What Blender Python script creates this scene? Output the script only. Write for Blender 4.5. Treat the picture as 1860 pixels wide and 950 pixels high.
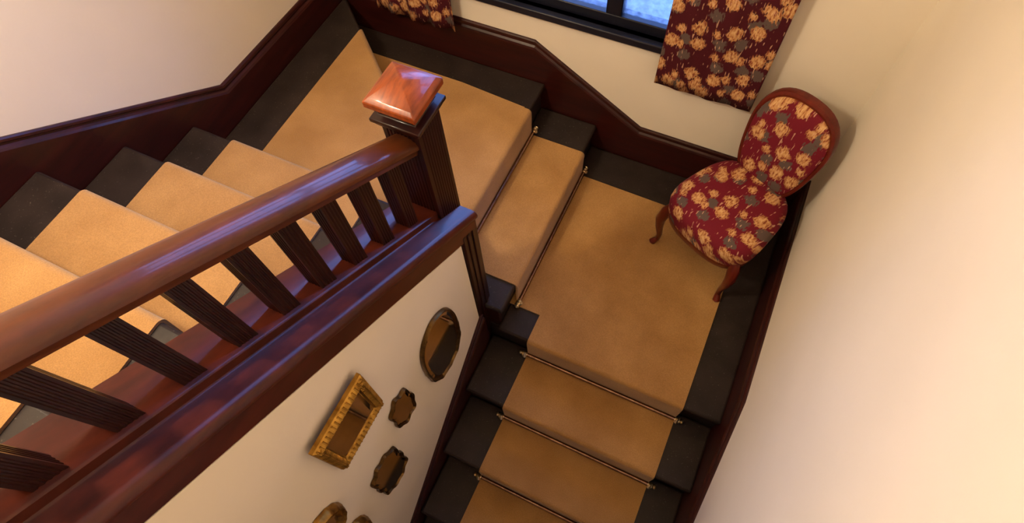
import bpy, bmesh, math, random
from mathutils import Vector, Matrix
random.seed(7)
for o in list(bpy.data.objects): bpy.data.objects.remove(o)
scene = bpy.context.scene
COL = scene.collection

# ------------------------------------------------------------------ camera
CAM = Vector((0.69146, -0.82770, 2.65215))
RT = Vector((0.904365, 0.424587, -0.042997))
DN = Vector((0.360556, -0.814084, -0.455266))
FW = Vector((-0.228303, 0.396224, -0.889317))
cd = bpy.data.cameras.new('camera'); cam = bpy.data.objects.new('camera', cd); COL.objects.link(cam)
M = Matrix(((RT.x, -DN.x, -FW.x), (RT.y, -DN.y, -FW.y), (RT.z, -DN.z, -FW.z)))
cam.matrix_world = Matrix.Translation(CAM) @ M.to_4x4()
cd.sensor_fit = 'HORIZONTAL'; cd.sensor_width = 36.0; cd.lens = 1070.378 / 1860 * 36.0
cd.clip_start = 0.02; cd.clip_end = 200
scene.camera = cam

# ------------------------------------------------------------------ world, lamps, exposure
w = bpy.data.worlds.new('dusk_sky'); scene.world = w; w.use_nodes = True
bg = w.node_tree.nodes['Background']
bg.inputs[0].default_value = (0.19, 0.36, 1.0, 1); bg.inputs[1].default_value = 9.0

def lamp(name, kind, loc, power, col, size, rot=(0, 0, 0)):
    l = bpy.data.lights.new(name, kind); l.energy = power; l.color = col
    if kind == 'AREA': l.shape = 'DISK'; l.size = size
    else: l.shadow_soft_size = size
    o = bpy.data.objects.new(name, l); COL.objects.link(o); o.location = loc; o.rotation_euler = rot
    return o
lamp('ceiling_lamp_light', 'POINT', (-0.85, -0.85, 2.95), 116, (1.0, 0.84, 0.60), 0.13)
lamp('hall_fill_light', 'POINT', (0.55, -2.6, 0.15), 1, (1.0, 0.72, 0.42), 0.12)  # added weak warm fill for the lower hall, no visible lamp behind it
pl = bpy.data.lights.new('window_portal', 'AREA'); pl.shape = 'RECTANGLE'; pl.size = 1.47; pl.size_y = 2.1
po = bpy.data.objects.new('window_portal', pl); COL.objects.link(po)
po.location = (-0.125, 1.30, 1.85); po.rotation_euler = (math.radians(-90), 0, 0)
pl.cycles.is_portal = True

vs = scene.view_settings
vs.view_transform = 'Standard'; vs.look = 'None'; vs.gamma = 1; vs.use_curve_mapping = False; vs.exposure = 0.12

# ------------------------------------------------------------------ materials
def srgb(r, g, b):
    f = lambda c: (c / 255 / 12.92) if c <= 10 else ((c / 255 + 0.055) / 1.055) ** 2.4
    return (f(r), f(g), f(b), 1)
class N:
    def __init__(s, name):
        s.m = bpy.data.materials.new(name); s.m.use_nodes = True; s.t = s.m.node_tree
        s.b = s.t.nodes['Principled BSDF']; s.out = s.t.nodes['Material Output']
    def n(s, k, **kw):
        x = s.t.nodes.new(k)
        for a, v in kw.items():
            if a.startswith('i_'):
                key = a[2:].replace('_', ' ')
                x.inputs[int(key) if key.isdigit() else key].default_value = v
            else: setattr(x, a, v)
        return x
    def l(s, a, b): s.t.links.new(a, b)
    def ramp(s, fac, stops):
        r = s.n('ShaderNodeValToRGB'); e = r.color_ramp.elements
        while len(e) < len(stops): e.new(0.5)
        for i, (p, c) in enumerate(stops): e[i].position = p; e[i].color = c
        s.l(fac, r.inputs[0]); return r.outputs[0]
    def bump(s, h, strength, dist):
        b = s.n('ShaderNodeBump'); b.inputs['Strength'].default_value = strength; b.inputs['Distance'].default_value = dist
        s.l(h, b.inputs['Height']); s.l(b.outputs[0], s.b.inputs['Normal'])
    def coord(s, kind='Object', scale=(1, 1, 1)):
        c = s.n('ShaderNodeTexCoord'); m = s.n('ShaderNodeMapping'); m.inputs['Scale'].default_value = scale
        s.l(c.outputs[kind], m.inputs[0]); return m.outputs[0]
    def noise(s, vec, scale, detail=3, rough=.5):
        x = s.n('ShaderNodeTexNoise', i_Scale=scale, i_Detail=detail, i_Roughness=rough); s.l(vec, x.inputs['Vector']); return x.outputs['Fac']

def mat_paint(name, c1, c2, rough=.75):
    k = N(name); v = k.coord()
    k.l(k.ramp(k.noise(v, 2.2, 4), [(.3, c1), (.7, c2)]), k.b.inputs['Base Color'])
    k.b.inputs['Roughness'].default_value = rough; k.b.inputs['Specular IOR Level'].default_value = .3
    k.bump(k.noise(v, 90, 3), .08, .003); return k.m
def mat_wood(name, dark, light, rough, sc=(30, 30, 3), coat=.25):
    k = N(name); v = k.coord('Object', sc)
    f = k.noise(v, 1.0, 6, .6)
    k.l(k.ramp(f, [(.25, dark), (.75, light)]), k.b.inputs['Base Color'])
    k.b.inputs['Roughness'].default_value = rough
    k.b.inputs['Specular IOR Level'].default_value = .3; k.b.inputs['Coat Weight'].default_value = coat; k.b.inputs['Coat Roughness'].default_value = .09
    k.bump(f, .12, .002); return k.m
def mat_metal(name, c1, c2, rough):
    k = N(name); v = k.coord()
    k.l(k.ramp(k.noise(v, 40, 3), [(.3, c1), (.7, c2)]), k.b.inputs['Base Color'])
    k.b.inputs['Metallic'].default_value = 1; k.b.inputs['Roughness'].default_value = rough
    k.bump(k.noise(v, 160, 2), .15, .002); return k.m
def mat_carpet():
    k = N('tan_carpet'); v = k.coord()
    a = k.ramp(k.noise(v, 5, 4), [(.3, srgb(162, 118, 66)), (.7, srgb(182, 137, 82))])
    b = k.ramp(k.noise(v, 260, 2), [(.3, (.82, .82, .82, 1)), (.7, (1.08, 1.08, 1.08, 1))])
    mx = k.n('ShaderNodeMix', data_type='RGBA', blend_type='MULTIPLY'); mx.inputs[0].default_value = 1
    k.l(a, mx.inputs[6]); k.l(b, mx.inputs[7]); k.l(mx.outputs[2], k.b.inputs['Base Color'])
    k.b.inputs['Roughness'].default_value = .95; k.b.inputs['Specular IOR Level'].default_value = .1
    k.b.inputs['Sheen Weight'].default_value = .25; k.b.inputs['Sheen Roughness'].default_value = .5
    k.bump(k.noise(v, 420, 2), .5, .004); return k.m
def mat_tread():
    k = N('dark_painted_tread'); v = k.coord()
    a = k.ramp(k.noise(v, 9, 5), [(.3, srgb(34, 26, 24)), (.7, srgb(48, 38, 35))])
    sp = k.ramp(k.noise(v, 130, 2), [(.66, (0, 0, 0, 1)), (.76, (.07, .06, .045, 1))])
    mx = k.n('ShaderNodeMix', data_type='RGBA', blend_type='ADD'); mx.inputs[0].default_value = 1
    k.l(a, mx.inputs[6]); k.l(sp, mx.inputs[7]); k.l(mx.outputs[2], k.b.inputs['Base Color'])
    k.b.inputs['Roughness'].default_value = .42; k.b.inputs['Specular IOR Level'].default_value = .2
    k.bump(k.noise(v, 60, 3), .15, .003); return k.m
def mat_floral(name, scale, dims, base):
    """burgundy cloth with beige blossoms, grey-green leaves and pale sprigs; dims picks the cloth plane"""
    k = N(name); c = k.n('ShaderNodeTexCoord'); v = c.outputs['UV']
    mp = k.n('ShaderNodeMapping'); mp.inputs['Scale'].default_value = (scale, scale, scale); k.l(v, mp.inputs[0])
    nz = k.n('ShaderNodeTexNoise', i_Scale=3.2, i_Detail=3); k.l(mp.outputs[0], nz.inputs['Vector'])
    ad = k.n('ShaderNodeVectorMath', operation='MULTIPLY_ADD'); ad.inputs[1].default_value = (.22, .22, .22)
    k.l(nz.outputs['Color'], ad.inputs[0]); k.l(mp.outputs[0], ad.inputs[2])
    def vor(off, rnd):
        m2 = k.n('ShaderNodeMapping'); m2.inputs['Location'].default_value = off; k.l(ad.outputs[0], m2.inputs[0])
        x = k.n('ShaderNodeTexVoronoi', voronoi_dimensions='2D', i_Scale=1.0, i_Randomness=rnd); k.l(m2.outputs[0], x.inputs['Vector']); return x
    fine = k.n('ShaderNodeTexNoise', i_Scale=9, i_Detail=3); 
    st = k.n('ShaderNodeMapping'); st.inputs['Scale'].default_value = (1.6, .55, 1); k.l(mp.outputs[0], st.inputs[0]); k.l(st.outputs[0], fine.inputs['Vector'])
    def blob(x, r, soft, amp):
        a = k.n('ShaderNodeMath', operation='MULTIPLY_ADD'); k.l(fine.outputs['Fac'], a.inputs[0]); a.inputs[1].default_value = amp; k.l(x.outputs['Distance'], a.inputs[2])
        return k.ramp(a.outputs[0], [(r, (1, 1, 1, 1)), (r + soft, (0, 0, 0, 1))])
    def over(base, col, fac):
        mx = k.n('ShaderNodeMix', data_type='RGBA'); k.l(fac, mx.inputs[0])
        if isinstance(base, tuple): mx.inputs[6].default_value = base
        else: k.l(base, mx.inputs[6])
        if isinstance(col, tuple): mx.inputs[7].default_value = col
        else: k.l(col, mx.inputs[7])
        return mx.outputs[2]
    cur = over(base, srgb(92, 76, 70), blob(vor((.43, .61, 0), .8), .44, .05, .46))
    petal = k.ramp(fine.outputs['Fac'], [(.36, srgb(128, 62, 40)), (.48, srgb(190, 136, 86)), (.64, srgb(214, 172, 122))])
    cur = over(cur, petal, blob(vor((0, 0, 0), .75), .50, .05, .52))
    cur = over(cur, petal, blob(vor((.71, .27, 0), .9), .40, .05, .52))
    wv = k.n('ShaderNodeTexNoise', i_Scale=5.5, i_Detail=1); s2 = k.n('ShaderNodeMapping'); s2.inputs['Scale'].default_value = (2.4, .5, 1); s2.inputs['Rotation'].default_value = (0, 0, .25)
    k.l(mp.outputs[0], s2.inputs[0]); k.l(s2.outputs[0], wv.inputs['Vector'])
    cur = over(cur, srgb(206, 160, 128), k.ramp(wv.outputs['Fac'], [(.66, (0, 0, 0, 1)), (.70, (.75, .75, .75, 1))]))
    k.l(cur, k.b.inputs['Base Color']); k.b.inputs['Roughness'].default_value = .85
    k.b.inputs['Specular IOR Level'].default_value = .2
    k.bump(fine.outputs['Fac'], .15, .003); return k.m
def mat_mirror(name, tint):
    k = N(name); v = k.coord()
    k.l(k.ramp(k.noise(v, 25, 3), [(.3, tint), (.8, tuple(min(1, c * 1.15) for c in tint[:3]) + (1,))]), k.b.inputs['Base Color'])
    k.b.inputs['Metallic'].default_value = 1; k.b.inputs['Roughness'].default_value = .06; return k.m
def mat_pane():
    k = N('patterned_glass'); v = k.coord()
    tr = k.n('ShaderNodeBsdfTransparent'); tl = k.n('ShaderNodeBsdfTranslucent'); gl = k.n('ShaderNodeBsdfGlossy', i_Roughness=.05)
    tr.inputs[0].default_value = (.93, .96, .98, 1); tl.inputs[0].default_value = (.9, .95, 1, 1)
    a = k.n('ShaderNodeMixShader'); k.l(k.ramp(k.noise(v, 38, 5, .7), [(.4, (.03, .03, .03, 1)), (.75, (.22, .22, .22, 1))]), a.inputs[0])
    k.l(tr.outputs[0], a.inputs[1]); k.l(tl.outputs[0], a.inputs[2])
    fr = k.n('ShaderNodeFresnel', i_IOR=1.25); b = k.n('ShaderNodeMixShader'); k.l(fr.outputs[0], b.inputs[0])
    k.l(a.outputs[0], b.inputs[1]); k.l(gl.outputs[0], b.inputs[2]); k.l(b.outputs[0], k.out.inputs[0]); return k.m

WALL = mat_paint('cream_wall_paint', srgb(230, 218, 199), srgb(236, 224, 206))
CEIL = mat_paint('ceiling_paint', srgb(240, 232, 218), srgb(244, 238, 226))
MAHOG = mat_wood('dark_mahogany', srgb(20, 5, 4), srgb(42, 11, 8), .32, (30, 30, 3), .15)
RAILM = mat_wood('handrail_mahogany', srgb(62, 29, 12), srgb(98, 48, 20), .42, (30, 4, 12), .42)
STRINGM = mat_wood('string_mahogany', srgb(44, 15, 10), srgb(80, 31, 19), .34, (30, 3, 14), .12)
CAPM = mat_wood('newel_cap_mahogany', srgb(92, 34, 11), srgb(158, 74, 27), .34, (60, 14, 20), .35)
SKIRT = mat_wood('skirting_mahogany', srgb(32, 10, 8), srgb(62, 20, 15), .38, (4, 4, 30), .15)
CARPET = mat_carpet(); TREAD = mat_tread()
FLORAL_C = mat_floral('floral_curtain_cloth', 8.4, 'xz', srgb(70, 16, 25)); FLORAL_S = mat_floral('floral_chair_cloth', 8.6, 'xy', srgb(108, 22, 36))
BRASS = mat_metal('polished_brass', srgb(236, 214, 164), srgb(250, 236, 200), .3)
RODM = mat_metal('aged_brass_rod', srgb(128, 98, 82), srgb(164, 130, 108), .26)
GILT = mat_metal('antique_gilt', srgb(124, 86, 32), srgb(190, 146, 66), .38)
BRONZE = mat_metal('dark_bronze', srgb(78, 58, 32), srgb(122, 94, 54), .42)
MIRROR = mat_mirror('mirror_glass', srgb(196, 178, 150))
ANTIQUE = mat_mirror('antique_mirror_glass', srgb(150, 130, 96))
FRAMEP = mat_paint('dark_window_paint', srgb(16, 17, 28), srgb(24, 25, 38), .35)
PANE = mat_pane()
SNOW = mat_paint('pale_ground', srgb(92, 92, 94), srgb(104, 104, 104), .9)
CHAIRW = mat_wood('red_mahogany_chair', srgb(70, 18, 12), srgb(112, 38, 22), .28)

# ------------------------------------------------------------------ mesh helpers
def mesh_obj(name, bm, mat, parent=None, smooth=False, bevel=0, segs=2):
    bmesh.ops.recalc_face_normals(bm, faces=bm.faces)
    me = bpy.data.meshes.new(name); bm.to_mesh(me); bm.free()
    if smooth:
        for p in me.polygons: p.use_smooth = True
    me.materials.append(mat)
    o = bpy.data.objects.new(name, me); COL.objects.link(o)
    if bevel:
        b = o.modifiers.new('bevel', 'BEVEL'); b.width = bevel; b.segments = segs; b.limit_method = 'ANGLE'; b.angle_limit = math.radians(40)
    if smooth or bevel:
        for p in me.polygons: p.use_smooth = True
        try: me.set_sharp_from_angle(angle=math.radians(35))
        except Exception: pass
    if parent is not None: o.parent = parent
    return o
def box(bm, x0, x1, y0, y1, z0, z1):
    v = [bm.verts.new((x, y, z)) for z in (z0, z1) for y in (y0, y1) for x in (x0, x1)]
    for f in ((0, 1, 3, 2), (4, 6, 7, 5), (0, 4, 5, 1), (2, 3, 7, 6), (0, 2, 6, 4), (1, 5, 7, 3)): bm.faces.new([v[i] for i in f])
def bx(name, mat, parent, *b, bevel=0):
    bm = bmesh.new(); box(bm, *b); return mesh_obj(name, bm, mat, parent, bevel=bevel)
def prism(bm, pts, ext):
    """pts: 3D loop, ext: vector"""
    e = Vector(ext); a = [bm.verts.new(p) for p in pts]; b = [bm.verts.new(Vector(p) + e) for p in pts]
    bm.faces.new(a); bm.faces.new(b[::-1]); n = len(pts)
    for i in range(n): bm.faces.new((a[i], a[(i + 1) % n], b[(i + 1) % n], b[i]))
def sweep(bm, loops, closed=True, caps=True):
    """connect successive equal-length vertex loops"""
    L = [[bm.verts.new(p) for p in lp] for lp in loops]; n = len(L[0])
    for a, b in zip(L, L[1:]):
        for i in range(n if closed else n - 1):
            j = (i + 1) % n; bm.faces.new((a[i], a[j], b[j], b[i]))
    if caps and closed: bm.faces.new(L[0]); bm.faces.new(L[-1][::-1])
    return L
def tube(bm, pts, rads, seg=10):
    pts = [Vector(p) for p in pts]; loops = []; up = None
    for i, p in enumerate(pts):
        d = (pts[min(i + 1, len(pts) - 1)] - pts[max(i - 1, 0)]).normalized()
        if up is None: up = d.orthogonal().normalized()
        s = d.cross(up).normalized(); up = s.cross(d).normalized()
        r = rads[i] if isinstance(rads, (list, tuple)) else rads
        loops.append([p + (s * math.cos(2 * math.pi * k / seg) + up * math.sin(2 * math.pi * k / seg)) * r for k in range(seg)])
    sweep(bm, loops)
def empty(name, loc=(0, 0, 0), rz=0):
    o = bpy.data.objects.new(name, None); COL.objects.link(o); o.location = loc; o.rotation_euler = (0, 0, rz); o.empty_display_size = .1; return o
def tag(o, label, cat, group=None):
    o['label'] = label; o['category'] = cat
    if group: o['group'] = group
    return o
def struct(o, label=None, cat=None):
    o['kind'] = 'structure'
    if label: o['label'] = label
    if cat: o['category'] = cat
    return o

# ------------------------------------------------------------------ measures
H = 0.18                      # riser
T = 0.292                     # going, lower flight
TU = 0.2695                   # going, upper flight
MU = H / TU                   # pitch of the upper flight
OV = 0.025                    # nosing overhang
XL, XR, YB = -1.365, 1.205, 1.215          # wall faces
SXL, SXR, SYB = -1.345, 1.1875, 1.195      # skirting faces
XW = 0.03                     # spandrel wall face
XA, XS, YN = -0.177, 0.1245, 0.0737
C1, C2, CL, CR = 0.258, 1.016, -1.126, -0.4256
YF, ZB, ZC = -3.3, -1.8, 4.1
D0, D1 = Vector((-1.345, 1.196)), Vector((-0.10, 0.105))   # winder nosing
dd = (D1 - D0).normalized(); dn = Vector((-dd.y, dd.x))
if dn.x < 0: dn = -dn         # towards the lower winder

# ------------------------------------------------------------------ walls, ceiling, floors
struct(bx('wall_left', WALL, None, XL - .12, XL, YF, YB + .12, ZB, ZC), 'plain cream wall along the upper flight of stairs', 'wall')
struct(bx('wall_right', WALL, None, XR, XR + .12, YF, YB + .12, ZB, ZC), 'bright cream wall beside the floral chair', 'wall')
struct(bx('wall_front', WALL, None, XL, XR, YF - .12, YF, ZB, ZC), 'cream wall at the far end of the stairwell', 'wall')
WX0, WX1, WZ0, WZ1 = -.86, .61, .80, 2.90
bm = bmesh.new()
box(bm, XL, XR, YB, YB + .12, ZB, WZ0); box(bm, XL, XR, YB, YB + .12, WZ1, ZC)
box(bm, XL, WX0, YB, YB + .12, WZ0, WZ1); box(bm, WX1, XR, YB, YB + .12, WZ0, WZ1)
struct(mesh_obj('wall_back', bm, WALL), 'cream wall under and around the stair window', 'wall')
ctop = lambda y: .80 - .69 * y
bm = bmesh.new()
prism(bm, [(XW - .13, -.03, ZB), (XW - .13, -.03, ctop(-.03)), (XW - .13, -1.45, ctop(-1.45)), (XW - .13, YF, ctop(-1.45)), (XW - .13, YF, ZB)], (.13, 0, 0))
struct(mesh_obj('wall_spandrel', bm, WALL), 'cream wall below the upper flight hung with small mirrors', 'wall')
struct(bx('ceiling', CEIL, None, XL - .12, XR + .12, YF - .12, YB + .12, ZC, ZC + .1), 'white ceiling over the stairwell', 'ceiling')
struct(bx('floor', TREAD, None, XL, XR, YF, YB, ZB - .1, ZB), 'dark floor of the lower hall', 'floor')
bm = bmesh.new()
box(bm, XL, -.14, YF, YN - 5 * TU, 9 * H - .16, 9 * H); box(bm, -.14, XR, YF, -1.75, 9 * H - .16, 9 * H)
struct(mesh_obj('floor_upper', bm, CARPET), 'tan carpeted upper landing at the head of the stairs', 'floor')
struct(bx('ground', SNOW, None, -30, 30, YB + .5, 40, -2.2, -2.0), 'pale ground outside the stair window', 'ground')

# skirtings with a moulded top: profile (d = distance out of the wall, z below the top), swept along a polyline of top points
SK = [(0, 0), (.007, 0), (.012, -.006), (.013, -.016), (.008, -.022), (.008, -.03), (.016, -.038), (.02, -.048), (.02, -9)]
def skirting(name, pts, nrm, depth, label):
    """pts: wall-plane top points, nrm: direction out of wall; bottom dropped by depth below each point"""
    n = Vector(nrm); loops = []
    for p in pts:
        p = Vector(p); lp = [p + n * d + Vector((0, 0, max(z, -depth))) for d, z in SK]
        lp.append(p + Vector((0, 0, -depth))); loops.append(lp)
    bm = bmesh.new(); sweep(bm, loops)
    return struct(mesh_obj(name, bm, SKIRT, None), label, 'skirting')
zl = .735
skirting('baseboard_left', [(XL, YB, zl - .02), (XL, .30, zl), (XL, -1.0, zl + 1.30 * .655), (XL, -1.75, zl + 1.30 * .655 + .5)], (1, 0, 0), .46, 'dark mahogany skirting climbing the left wall with the stairs')
skirting('baseboard_back', [(XL, YB, 2 * H + .25), (-.239, YB, 2 * H + .25), (.349, YB, .249), (XR, YB, .249)], (0, -1, 0), .52, 'dark mahogany skirting stepping down below the window')
skirting('baseboard_right', [(XR, YB, .255), (XR, .05, .245), (XR, -2.6, .245 - 2.65 * .6164)], (-1, 0, 0), .42, 'dark mahogany skirting descending along the right wall')
skirting('baseboard_spandrel', [(XW, -.012, .150), (XW, -1.05, .150 - 1.04 * .74), (XW, -2.7, -.62 - 1.65 * .6164)], (1, 0, 0), .55, 'dark mahogany skirting under the wall of mirrors')

# ------------------------------------------------------------------ window
win = struct(empty('window_1', (0, 0, 0)), 'dark framed stair window with patterned blue panes', 'window')
bx('window_sill', FRAMEP, win, WX0 - .05, WX1 + .05, YB - .03, YB + .06, .762, .80, bevel=.006)
def frame_rect(name, x0, x1, z0, z1): bx(name, FRAMEP, win, x0, x1, YB + .02, YB + .085, z0, z1, bevel=.005)
frame_rect('bottom_rail', WX0, WX1, .80, .852); frame_rect('top_rail', WX0, WX1, WZ1 - .06, WZ1)
frame_rect('stile', WX0, WX0 + .06, .852, WZ1 - .06); frame_rect('stile', WX1 - .06, WX1, .852, WZ1 - .06)
MUL = (-.37, .122)
for mxx in MUL: frame_rect('mullion', mxx - .036, mxx + .036, .852, WZ1 - .06)
frame_rect('transom', WX0 + .06, WX1 - .06, 1.95, 2.0)
edges = [WX0 + .06, MUL[0] - .036, MUL[0] + .036, MUL[1] - .036, MUL[1] + .036, WX1 - .06]
for i in range(3):
    for z0, z1 in ((.852, 1.95), (2.0, WZ1 - .06)):
        bx('pane', PANE, win, edges[2 * i], edges[2 * i + 1], YB + .048, YB + .053, z0, z1)

# ------------------------------------------------------------------ staircase
stair = tag(empty('staircase', (0, 0, ZB)), 'turning staircase with dark painted treads under a tan runner', 'staircase')
def st(o): o.matrix_parent_inverse = Matrix.Translation((0, 0, -ZB)); return o
def poly_tread(name, pts, z, th=.032):
    bm = bmesh.new(); prism(bm, [(p[0], p[1], z - th) for p in pts], (0, 0, th)); return st(mesh_obj(name, bm, TREAD, stair, bevel=.012, segs=3))
def riser(*b): return st(bx('riser', TREAD, stair, *b))
# lower flight
for k in range(1, 10):
    z = -k * H; y0 = -k * T
    poly_tread('tread', [(SXR, y0), (SXR, y0 + T + OV), (XW + .02, y0 + T + OV), (XW + .02, y0)], z)
    riser(XW + .02, SXR, y0 + T + OV, y0 + T + OV + .018, z - .03, z + H - .032)
riser(XW + .02, SXR, -9 * T + OV, -9 * T + OV + .018, ZB, -9 * H - .032)
# landing with the chair, step, winders
poly_tread('landing', [(XS - OV, 0), (SXR, 0), (SXR, SYB), (XS - OV, SYB)], 0)
poly_tread('tread', [(XA - OV, .02), (XS, .02), (XS, SYB), (XA - OV, SYB)], H)
riser(XS - OV - .018, XS - OV, .05, SYB, -.03, H - .032)
riser(XA - OV - .018, XA - OV, .09, SYB, H - .03, 2 * H - .032)
st(bx('side_panel', SKIRT, stair, XW, XS - OV, .03, .05, -H - .05, H - .03))
Da, Db = D0 - dn * OV, D1 - dn * OV
poly_tread('tread', [(Da.x, SYB), (Da.x, Da.y), (Db.x, Db.y), (XA, Db.y), (XA, SYB)], 2 * H)
poly_tread('tread', [(SXL, YN - OV - .02), (-.10, YN - OV - .02), (D1.x, D1.y), (D0.x, D0.y)], 3 * H)
bm = bmesh.new(); q = D1 - dn * OV; p = D0 - dn * OV
prism(bm, [(p.x, p.y, 2 * H), (q.x, q.y, 2 * H), (q.x - dn.x * .018, q.y - dn.y * .018, 2 * H), (p.x - dn.x * .018, p.y - dn.y * .018, 2 * H)], (0, 0, H - .032))
st(mesh_obj('riser', bm, TREAD, stair))
# upper flight
for n in range(0, 5):
    z = (4 + n) * H; y1 = YN - n * TU
    poly_tread('tread', [(SXL, y1 - TU - OV), (-.12, y1 - TU - OV), (-.12, y1), (SXL, y1)], z)
    riser(SXL, -.12, y1 - OV - .018, y1 - OV, z - H, z - .032)
riser(SXL, -.12, YN - 5 * TU - OV - .018, YN - 5 * TU - OV, 8 * H, 9 * H - .16)

# ------------------------------------------------------------------ carpet runner
CT = .010
bm = bmesh.new()
def runner(path, a0, a1, axis, nside):
    """path: (s,z) tread polyline; offset by CT to its left*nside; extruded on the other axis between a0 and a1"""
    P = [Vector(p) for p in path]; out = []
    for i, p in enumerate(P):
        d0 = (P[i] - P[i - 1]).normalized() if i else (P[1] - P[0]).normalized()
        d1 = (P[i + 1] - P[i]).normalized() if i < len(P) - 1 else d0
        n0, n1 = Vector((-d0.y, d0.x)) * nside, Vector((-d1.y, d1.x)) * nside
        b = (n0 + n1).normalized(); out.append(p + b * (CT / max(.5, b.dot(n0))))
    loop = list(P) + out[::-1]
    pts = [(a0, s, z) if axis == 'y' else (s, a0, z) for s, z in loop]
    n = len(P)
    A = [bm.verts.new(q) for q in pts]; B = [bm.verts.new((a1, q[1], q[2]) if axis == 'y' else (q[0], a1, q[2])) for q in pts]
    m = len(A)
    for i in range(m): bm.faces.new((A[i], A[(i + 1) % m], B[(i + 1) % m], B[i]))
    for i in range(n - 1):
        for V in (A, B): bm.faces.new((V[i], V[i + 1], V[m - 2 - i], V[m - 1 - i]))
def nose(s, z, sg, r=.014, th=.032):
    """rounded nosing ending at s heading sg; the carpet then hangs straight to the foot of the riser"""
    pts = [(s - sg * r + sg * r * math.sin(a), z - r + r * math.cos(a)) for a in [i * math.pi / 2 / 4 for i in range(5)]]
    return pts
# landing + lower flight heading -y
path = [(.143, 0)]
for k in range(0, 9):
    path += nose(-k * T, -k * H, -1) + [(-k * T + .006, -(k + 1) * H)]
path.append((-9 * T - .02 + .0, -9 * H)); runner(path, C1, C2, 'y', -1)
def slab(pts, z):
    prism(bm, [(p[0], p[1], z) for p in pts], (0, 0, CT))
slab([(XS - OV, .143), (C2, .143), (C2, .968), (XS - OV, .978)], 0)
# step heading +x
runner([(XA - OV, H)] + nose(XS, H, 1) + [(XS - .004, 0)], .167, .992, 'x', 1)
# lower winder
dy = lambda y: D0.x + (y - D0.y) / dd.y * dd.x
runner([(XA - .03, 2 * H)] + nose(XA, 2 * H, 1) + [(XA - .002, H)], .19, 1.0, 'x', 1)
slab([(dy(.19) - .03, .19), (XA - .03, .19), (XA - .03, 1.004), (-.578, 1.03), (dy(1.03) - .03, 1.03)], 2 * H)
# upper winder (nosing on the diagonal)
def along(x): t_ = (x - D0.x) / dd.x; return D0 + dd * t_
pa, pb = along(CL), along(-.235)
def diag_runner():
    prof = [(-.045, 3 * H)] + nose(0, 3 * H, 1) + [(-.006, 2 * H)]
    P = [Vector(p) for p in prof]; out = []
    for i, p in enumerate(P):
        d0 = (P[i] - P[i - 1]).normalized() if i else (P[1] - P[0]).normalized()
        d1 = (P[i + 1] - P[i]).normalized() if i < len(P) - 1 else d0
        n0, n1 = Vector((-d0.y, d0.x)), Vector((-d1.y, d1.x)); b = (n0 + n1).normalized(); out.append(p + b * (CT / max(.5, b.dot(n0))))
    loop = P + out[::-1]; m = len(loop); n = len(P)
    A = [bm.verts.new((CL, pa.y + dn.y * s - dd.y * dn.x * s / dd.x, z)) for s, z in loop]; B = [bm.verts.new((pb.x + dn.x * s, pb.y + dn.y * s, z)) for s, z in loop]
    for i in range(m): bm.faces.new((A[i], A[(i + 1) % m], B[(i + 1) % m], B[i]))
    for i in range(n - 1):
        for V in (A, B): bm.faces.new((V[i], V[i + 1], V[m - 2 - i], V[m - 1 - i]))
diag_runner()
qa, qb = along(CL) - dn * .045, pb - dn * .045; qa = qa - dd * ((qa.x - CL) / dd.x)
slab([(CL, YN - OV), (CR, YN - OV), (-.25, YN - OV), (qb.x, qb.y), (qa.x, qa.y)], 3 * H)
# upper flight, noses heading +y, listed from the top down
path = [(YN - 5 * TU - OV, 8 * H)]
for n in range(4, -1, -1):
    y1 = YN - n * TU; z = (4 + n) * H
    path += nose(y1, z, 1) + [(y1 - .006, z - H)]
path.append((YN - OV + .02, 3 * H))
runner(path, CL, CR, 'y', 1)
tag(mesh_obj('stair_runner', bm, CARPET, None, smooth=True), 'tan carpet runner laid down the middle of the dark stairs', 'carpet')

# ------------------------------------------------------------------ stair rods
def stair_rod(p0, p1, out, label):
    p0, p1, out = Vector(p0), Vector(p1), Vector(out)
    o = tag(empty('stair_rod', p0), label, 'stair rod', 'brass stair rods'); d = (p1 - p0); L = d.length; d.normalize()
    bm = bmesh.new(); tube(bm, [(0, 0, 0), d * L], .0095, 12); mesh_obj('rod', bm, RODM, o, smooth=True)
    for e, s in ((Vector((0, 0, 0)), -1), (d * L, 1)):
        bm = bmesh.new()
        tube(bm, [e - d * s * .022, e - d * s * .014, e - d * s * .008, e, e + d * s * .008, e + d * s * .014, e + d * s * .02], [.0095, .012, .015, .015, .009, .013, .004], 10)
        mesh_obj('finial', bm, BRASS, o, smooth=True)
        bm = bmesh.new(); c = e - d * s * .012
        tube(bm, [c + Vector((0, 0, .034)) + out * .002, c + Vector((0, 0, .026)) + out * .006, c + Vector((0, 0, .012)) + out * .006, c + out * .011, c + Vector((0, 0, -.006)) + out * .016], [.005, .0095, .007, .011, .005], 8)
        mesh_obj('bracket', bm, BRASS, o, smooth=True)
names = ['highest of the rods on the lower flight, under the chair landing', 'second rod down the lower flight from the chair landing', 'third rod down the lower flight from the chair landing', 'fourth rod down the lower flight, at the picture edge']
for k in range(4):
    y = -k * T + .006 - CT - .0105; z = -(k + 1) * H + CT + .012
    stair_rod((C1 - .02, y, z), (C2 + .02, y, z), (0, -1, 0), 'brass stair rod, ' + names[k])
stair_rod((XS - .004 + CT + .0105, .145, CT + .012), (XS - .004 + CT + .0105, 1.01, CT + .012), (1, 0, 0), 'brass stair rod at the foot of the step beside the chair landing')
stair_rod((XA - .002 + CT + .0105, .17, H + CT + .012), (XA - .002 + CT + .0105, 1.02, H + CT + .012), (1, 0, 0), 'brass stair rod at the back of the single step near the newel post')

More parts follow.
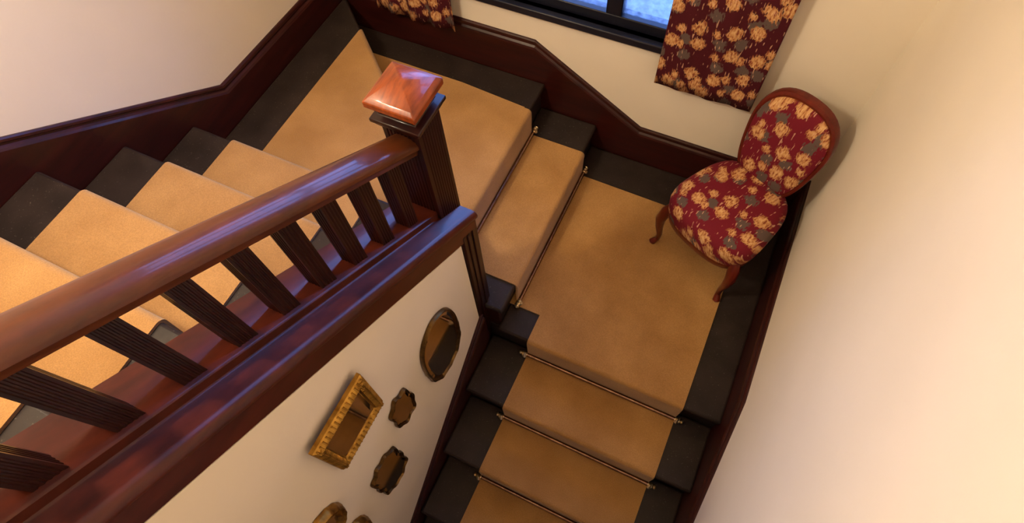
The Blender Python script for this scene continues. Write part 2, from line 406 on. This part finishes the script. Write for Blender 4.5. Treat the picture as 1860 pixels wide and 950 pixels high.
# ------------------------------------------------------------------ balustrade
NX, NY = -.066, .010
bal = tag(empty('balustrade', (NX, NY, 2 * H)), 'dark mahogany balustrade with square newel post and fluted balusters', 'balustrade')
def bp_(o): o.matrix_parent_inverse = Matrix.Translation((-NX, -NY, -2 * H)); return o
def sloped(name, prof, y0, y1, zc, mat, smooth=False, mu=None):
    """prof: (x, dz) closed loop; z = zc - MU*y + dz"""
    bm = bmesh.new(); ys = [y0, y1]
    sweep(bm, [[(x, y, zc - (mu or MU) * y + dz) for x, dz in prof] for y in ys]); return bp_(mesh_obj(name, bm, mat, bal, smooth=smooth))
YEND = -1.46
# hand rail
RX, RW = -.055, .038
rp = [(RX + x, z) for x, z in [(.026, 0), (.030, .020), (.038, .030), (.038, .040), (.0365, .0455), (.033, .051), (.027, .0565), (.021, .0608), (.014, .0645), (.006, .0672), (-.005, .0688), (-.020, .0685), (-.030, .0655), (-.036, .059), (-.038, .050), (-.038, .030), (-.030, .020), (-.026, 0)]]
sloped('handrail', rp, NY - .050, YEND, 1.305, RAILM, smooth=True)
# string with its moulded capping
sp = [(-.15, .224), (-.025, .224), (-.019, .219), (-.019, .192), (-.014, .188), (.034, .188), (.045, .185), (.053, .178), (.057, .166), (.056, .152), (.050, .142), (.044, .135), (.044, .08), (.036, .07), (.036, .03), (-.15, .03)]
sloped('string_capping', sp, NY + .055, YEND, .785, STRINGM, smooth=True, mu=.69)
sloped('stair_string', [(-.14, .04), (-.11, .04), (-.11, -.28), (-.14, -.28)], NY + .0, YEND, .785, MAHOG, mu=.69)
# balusters: fluted square section
def fluted(cx, cy, hw, nfl, depth):
    pts = []; m = hw * .80; step = 2 * m / nfl
    for side in range(4):
        row = [(-hw, -hw)]
        for f in range(nfl):
            u = -m + f * step
            row += [(u + step * .15, -hw), (u + step * .35, -hw + depth), (u + step * .65, -hw + depth), (u + step * .85, -hw)]
        c, s = [(1, 0), (0, 1), (-1, 0), (0, -1)][side]
        pts += [(cx + x * c - y * s, cy + x * s + y * c) for x, y in row]
    return pts
BX = -.055
bsec = fluted(BX, 0, .0225, 4, .0016)
for n in range(12):
    yc = -.149 - .1115 * n
    bm = bmesh.new()
    sweep(bm, [[(x, yc + y, .785 + .221 - .69 * (yc + y)) for x, y in bsec], [(x, yc + y, 1.305 + .004 - MU * (yc + y)) for x, y in bsec]])
    bp_(mesh_obj('baluster', bm, MAHOG, bal))
# newel post
npost = None
bm = bmesh.new(); sec = fluted(NX, NY, .057, 8, .002)
sweep(bm, [[(x, y, z) for x, y in sec] for z in (.55, 1.455)])
npost = bp_(mesh_obj('newel_post', bm, MAHOG, bal))
def sq_loft(name, rows, mat, par):
    bm = bmesh.new(); sweep(bm, [[(NX + sx * r, NY + sy * r, z) for sx, sy in ((-1, -1), (1, -1), (1, 1), (-1, 1))] for r, z in rows])
    o = mesh_obj(name, bm, mat, par, bevel=.003); bp_(o); return o
sq_loft('newel_collar', [(.057, 1.418), (.063, 1.424), (.070, 1.438), (.076, 1.448), (.076, 1.458), (.056, 1.466), (.054, 1.490)], MAHOG, npost)
sq_loft('newel_cap', [(.054, 1.488), (.068, 1.494), (.077, 1.502), (.077, 1.522), (.066, 1.531), (.010, 1.560), (.003, 1.561)], CAPM, npost)
npl = bp_(bx('corner_post', MAHOG, bal, XW - .12, XW + .008, -.022, .078, -H - .1, .86, bevel=.006))
for y in (.012, .044): bp_(bx('post_bead', MAHOG, npl, XW + .006, XW + .013, y - .008, y + .008, -.1, .84, bevel=.003))
for ch in bal.children_recursive:
    if ch.parent is not bal: ch.matrix_parent_inverse = Matrix.Identity(4)

# ------------------------------------------------------------------ mirrors on the spandrel wall
def outline(kind, a, b, n=64):
    pts = []
    for i in range(n):
        t_ = 2 * math.pi * i / n; c, s = math.cos(t_), math.sin(t_)
        if kind == 'oval':
            e = 2.5; r = (abs(c) ** e + abs(s) ** e) ** (-1 / e); r *= 1 + .05 * max(0, math.cos(t_ - math.pi / 2)) ** 20
            if s < 0: r *= 1 + .04 * max(0, math.cos(12 * t_))
        elif kind == 'scallop':
            r = (abs(c) ** 3 + abs(s) ** 3) ** (-1 / 3) * (.93 + .07 * math.cos(7 * t_ + .5)); r *= 1 + .10 * max(0, math.cos(t_ - math.pi / 2)) ** 24
        elif kind == 'crest':
            r = (abs(c) ** 4 + abs(s) ** 4) ** (-.25) * (.93 + .06 * math.cos(10 * t_ + .4)); r *= 1 + .16 * max(0, math.cos(t_ + math.pi / 2)) ** 40 + .10 * max(0, math.cos(t_ - math.pi / 2)) ** 30
        else: r = 1 + .015 * math.cos(16 * t_)
        pts.append((a * r * c, b * r * s))
    return pts
def mirror(name, y, z, kind, a, b, fw, fm, gm, depth, label, tilt=0, cat='mirror'):
    o = tag(empty(name, (XW + .002, y, z)), label, cat)
    O = outline(kind, a, b); k1, k2 = 1 - fw * .45 / a, 1 - fw / a
    g1, g2 = 1 - fw * .45 / b, 1 - fw / b
    X = lambda zz: tilt * (zz + b)
    lp = lambda fy, fz, x: [(x + X(p[1] * fz), p[0] * fy, p[1] * fz) for p in O]
    bm = bmesh.new()
    sweep(bm, [lp(1, 1, 0), lp(1, 1, depth * .5), lp((1 + k1) / 2, (1 + g1) / 2, depth), lp(k1, g1, depth * .72), lp((k1 + k2) / 2, (g1 + g2) / 2, depth * .85), lp(k2, g2, depth * .45), lp(k2, g2, 0)], caps=False)
    mesh_obj('frame', bm, fm, o, smooth=True)
    bm = bmesh.new(); i2, j2 = k2 - .012 / a, g2 - .012 / b
    sweep(bm, [lp(k2 * 1.01, g2 * 1.01, .001), lp(k2 * 1.01, g2 * 1.01, depth * .42), lp(i2, j2, depth * .42 + .0035)])
    mesh_obj('glass', bm, gm, o)
    return o, X, b
mirror('oval_mirror', -.303, .475, 'oval', .124, .235, .014, BRONZE, MIRROR, .016, 'tall oval bronze framed mirror nearest the newel post')
mirror('wall_mirror', -.582, .525, 'scallop', .066, .125, .007, BRONZE, ANTIQUE, .014, 'smallest scalloped bronze mirror, between the oval and the gilt mirror')
mirror('wall_mirror', -.785, .275, 'crest', .086, .172, .007, BRONZE, ANTIQUE, .014, 'jagged bronze mirror lowest beside the stair skirting')
mirror('round_mirror', -1.05, .64, 'round', .105, .12, .035, GILT, MIRROR, .03, 'gilt oval frame cut by the bottom picture edge, left one')
mirror('round_mirror', -1.035, .29, 'round', .075, .11, .03, GILT, MIRROR, .03, 'gilt oval frame cut by the bottom picture edge, right one')
# rectangular gilt mirror with ribbed cushion frame
gm = tag(empty('gilt_mirror', (XW + .002, -.735, .950)), 'rectangular mirror in a wide ribbed gilt frame', 'mirror')
A, B, FW_ = .118, .155, .036
TL = .06
def rect(f, x): return [(x + TL * (sz * (B - f) + B), sy * (A - f), sz * (B - f)) for sy, sz in ((-1, -1), (1, -1), (1, 1), (-1, 1))]
bm = bmesh.new()
sweep(bm, [rect(0, 0), rect(0, .012), rect(.006, .02), rect(FW_ * .5, .030), rect(FW_ - .006, .020), rect(FW_, .012), rect(FW_, 0)], caps=False)
mesh_obj('frame', bm, GILT, gm, bevel=.002)
bm = bmesh.new(); sweep(bm, [rect(FW_ - .002, .002), rect(FW_ - .002, .013), rect(FW_ + .016, .018)]); mesh_obj('glass', bm, MIRROR, gm)
ribs = bmesh.new()
def rib(c0, c1): tube(ribs, [c0, (Vector(c0) + Vector(c1)) / 2 + Vector((.010, 0, 0)), c1], .0038, 6)
for i in range(22):
    u = -1 + 2 * (i + .5) / 22
    for sgn in (-1, 1):
        z = u * B * .97; rib((.016 + TL * (z + B), sgn * (A - .004), z), (.018 + TL * (z + B), sgn * (A - FW_ + .006), z))
    if i < 16:
        uu = -1 + 2 * (i + .5) / 16
        for sgn in (-1, 1):
            y = uu * A * .95; za, zb = sgn * (B - .004), sgn * (B - FW_ + .006)
            rib((.016 + TL * (za + B), y, za), (.018 + TL * (zb + B), y, zb))
r_ = mesh_obj('gilt_ribs', ribs, GILT, gm, smooth=True)

# ------------------------------------------------------------------ curtains
def curtain(x0, x1, zb, zt, y, folds, amp, label, flare=0.0):
    nx, nz = 56, 40; bm = bmesh.new(); uvl = bm.loops.layers.uv.new('UVMap'); V = []; UV = {}
    for j in range(nz + 1):
        row = []; v = j / nz; z = zb + (zt - zb) * v
        for i in range(nx + 1):
            u = i / nx; a = amp * (.55 + .45 * v)
            yy = y + a * math.sin(u * folds * 2 * math.pi + .6 * math.sin(v * 3)) + a * .35 * math.sin(u * folds * 4.3 * math.pi + 1)
            x = x0 + (x1 - x0) * u + flare * (1 - v) * (u - .5)
            vt = bm.verts.new((x, yy, z + .0015 * math.sin(u * 9))); row.append(vt); UV[vt] = (u * (x1 - x0) * 1.12, v * (zt - zb))
        V.append(row)
    for j in range(nz):
        for i in range(nx):
            f = bm.faces.new((V[j][i], V[j][i + 1], V[j + 1][i + 1], V[j + 1][i]))
            for lp in f.loops: lp[uvl].uv = UV[lp.vert]
    xm = (x0 + x1) / 2
    o = mesh_obj('curtain', bm, FLORAL_C, None, smooth=True); s = o.modifiers.new('thick', 'SOLIDIFY'); s.thickness = .004
    return tag(o, label, 'curtain', 'floral window curtains')
curtain(.372, .806, .628, 2.982, 1.156, 3.0, .006, 'burgundy floral curtain hanging above the chair, right of the window')
curtain(-1.10, -.645, .575, 2.98, 1.150, 3.5, .020, 'burgundy floral curtain at the window end above the winding steps')
rod = tag(empty('curtain_rod', (-.14, 1.15, 3.004)), 'brass curtain rod above the stair window', 'curtain rod')
bm = bmesh.new(); tube(bm, [(-1.05, 0, 0), (1.0, 0, 0)], .014, 12); mesh_obj('rod', bm, BRASS, rod, smooth=True)
for sx in (-.96, .95):
    bm = bmesh.new(); box(bm, sx - .012, sx + .012, 0, .062, -.02, .02); mesh_obj('bracket', bm, BRASS, rod, bevel=.004)

# ------------------------------------------------------------------ chair
chair = tag(empty('nursing_chair', (.885, .815, CT), math.radians(-25.5)), 'low mahogany chair with floral upholstery in the landing corner', 'chair')
def seat_outline(f, n=48):
    pts = []
    for i in range(n):
        t_ = 2 * math.pi * i / n; c, s = math.cos(t_), math.sin(t_); e = 3.3
        r = (abs(c) ** e + abs(s) ** e) ** (-1 / e); x, y = .236 * r * c, .212 * r * s
        x *= 1 - .20 * (y + .2) / .4; y -= .012 * math.cos(x / .23 * math.pi / 2) if y < 0 else 0
        pts.append((x * f, y * f))
    return pts
def uv_planar(o, fx, fy):
    me = o.data; uv = me.uv_layers.new(name='UVMap')
    for lp in me.loops:
        co = me.vertices[lp.vertex_index].co; uv.data[lp.index].uv = (fx(co), fy(co))
bm = bmesh.new()
rows = [(.985, .305), (1.01, .33), (1.03, .36), (1.035, .39), (1.02, .412), (.97, .430), (.88, .445), (.72, .456), (.5, .464), (.25, .468), (.02, .469)]
sweep(bm, [[(x, y, z) for x, y in seat_outline(f)] for f, z in rows])
o = mesh_obj('seat', bm, FLORAL_S, chair, smooth=True); uv_planar(o, lambda c: c.x + .3 * c.z, lambda c: c.y + .8 * c.z)
bm = bmesh.new(); so = seat_outline(1.01)
sweep(bm, [[(x, y, z) for x, y in seat_outline(f)] for f, z in [(.93, .265), (.965, .268), (.98, .278), (.985, .298), (1.0, .302), (1.0, .312), (.92, .314)]])
mesh_obj('seat_rail', bm, CHAIRW, chair, smooth=True)
for sx in (-1, 1):       # cabriole front legs
    bm = bmesh.new()
    tube(bm, [(sx * .180, -.150, .33), (sx * .200, -.165, .28), (sx * .212, -.176, .22), (sx * .208, -.173, .15), (sx * .198, -.165, .08), (sx * .198, -.166, .035), (sx * .206, -.176, .016), (sx * .212, -.184, .004), (sx * .212, -.184, 0)],
         [.026, .028, .025, .019, .014, .012, .016, .018, .012], 12); mesh_obj('leg', bm, CHAIRW, chair, smooth=True)
    bm = bmesh.new()     # raked rear legs
    tube(bm, [(sx * .125, .165, .36), (sx * .128, .175, .25), (sx * .133, .198, .12), (sx * .138, .232, -CT + .001)], [.02, .019, .017, .015], 10); mesh_obj('leg', bm, CHAIRW, chair, smooth=True)
# backrest: balloon outline in its own raked plane; u across, v up
BZ0, BY0, RK = .395, .180, .20
def back_pt(u, v, d):    # d = towards the sitter
    c, s = math.cos(RK), math.sin(RK); bend = .10 * u * u / .2
    return (u, BY0 + v * s - d * c - bend, BZ0 + v * c + d * s * 0)
def back_outline(f, n=56, grow=0.0):
    pts = []
    for i in range(n):
        t_ = 2 * math.pi * i / n; c, s = math.cos(t_), math.sin(t_)
        v = .215 + .245 * s; e = 3.4 if s > 0 else 2.6; r = (abs(c) ** e + abs(s) ** e) ** (-1 / e)
        wd = .142 + .040 * (1 / (1 + math.exp(-(v - .20) * 13)))
        u = wd * r * c; vv = .215 + .235 * r * s
        vv += .016 * max(0, math.cos(u / .16 * math.pi / 2)) * (1 if s > 0 else 0)
        pts.append((u * f + grow * c, .215 + (vv - .215) * f + grow * s))
    return pts
bm = bmesh.new()
sweep(bm, [[back_pt(u, v, d) for u, v in back_outline(f)] for f, d in [(.95, -.012), (.96, .010), (.95, .020), (.88, .032), (.7, .040), (.45, .048), (.2, .051), (.02, .052)]])
o = mesh_obj('backrest', bm, FLORAL_S, chair, smooth=True); uv_planar(o, lambda c: c.x + .37, lambda c: c.z + .21)
bm = bmesh.new()
sweep(bm, [[back_pt(u, v, d) for u, v in back_outline(f)] for f, d in [(.93, -.016), (1.0, -.022), (1.05, -.016), (1.06, .002), (1.045, .014), (1.0, .018), (.95, .014), (.93, -.016)]], caps=False)
mesh_obj('back_frame', bm, CHAIRW, chair, smooth=True)
for sx in (-1, 1):
    bm = bmesh.new(); tube(bm, [(sx * .125, .168, .33), (sx * .112, .180, .40), back_pt(sx * .102, .06, 0), back_pt(sx * .105, .10, 0)], [.021, .019, .017, .014], 10)
    mesh_obj('back_post', bm, CHAIRW, chair, smooth=True)
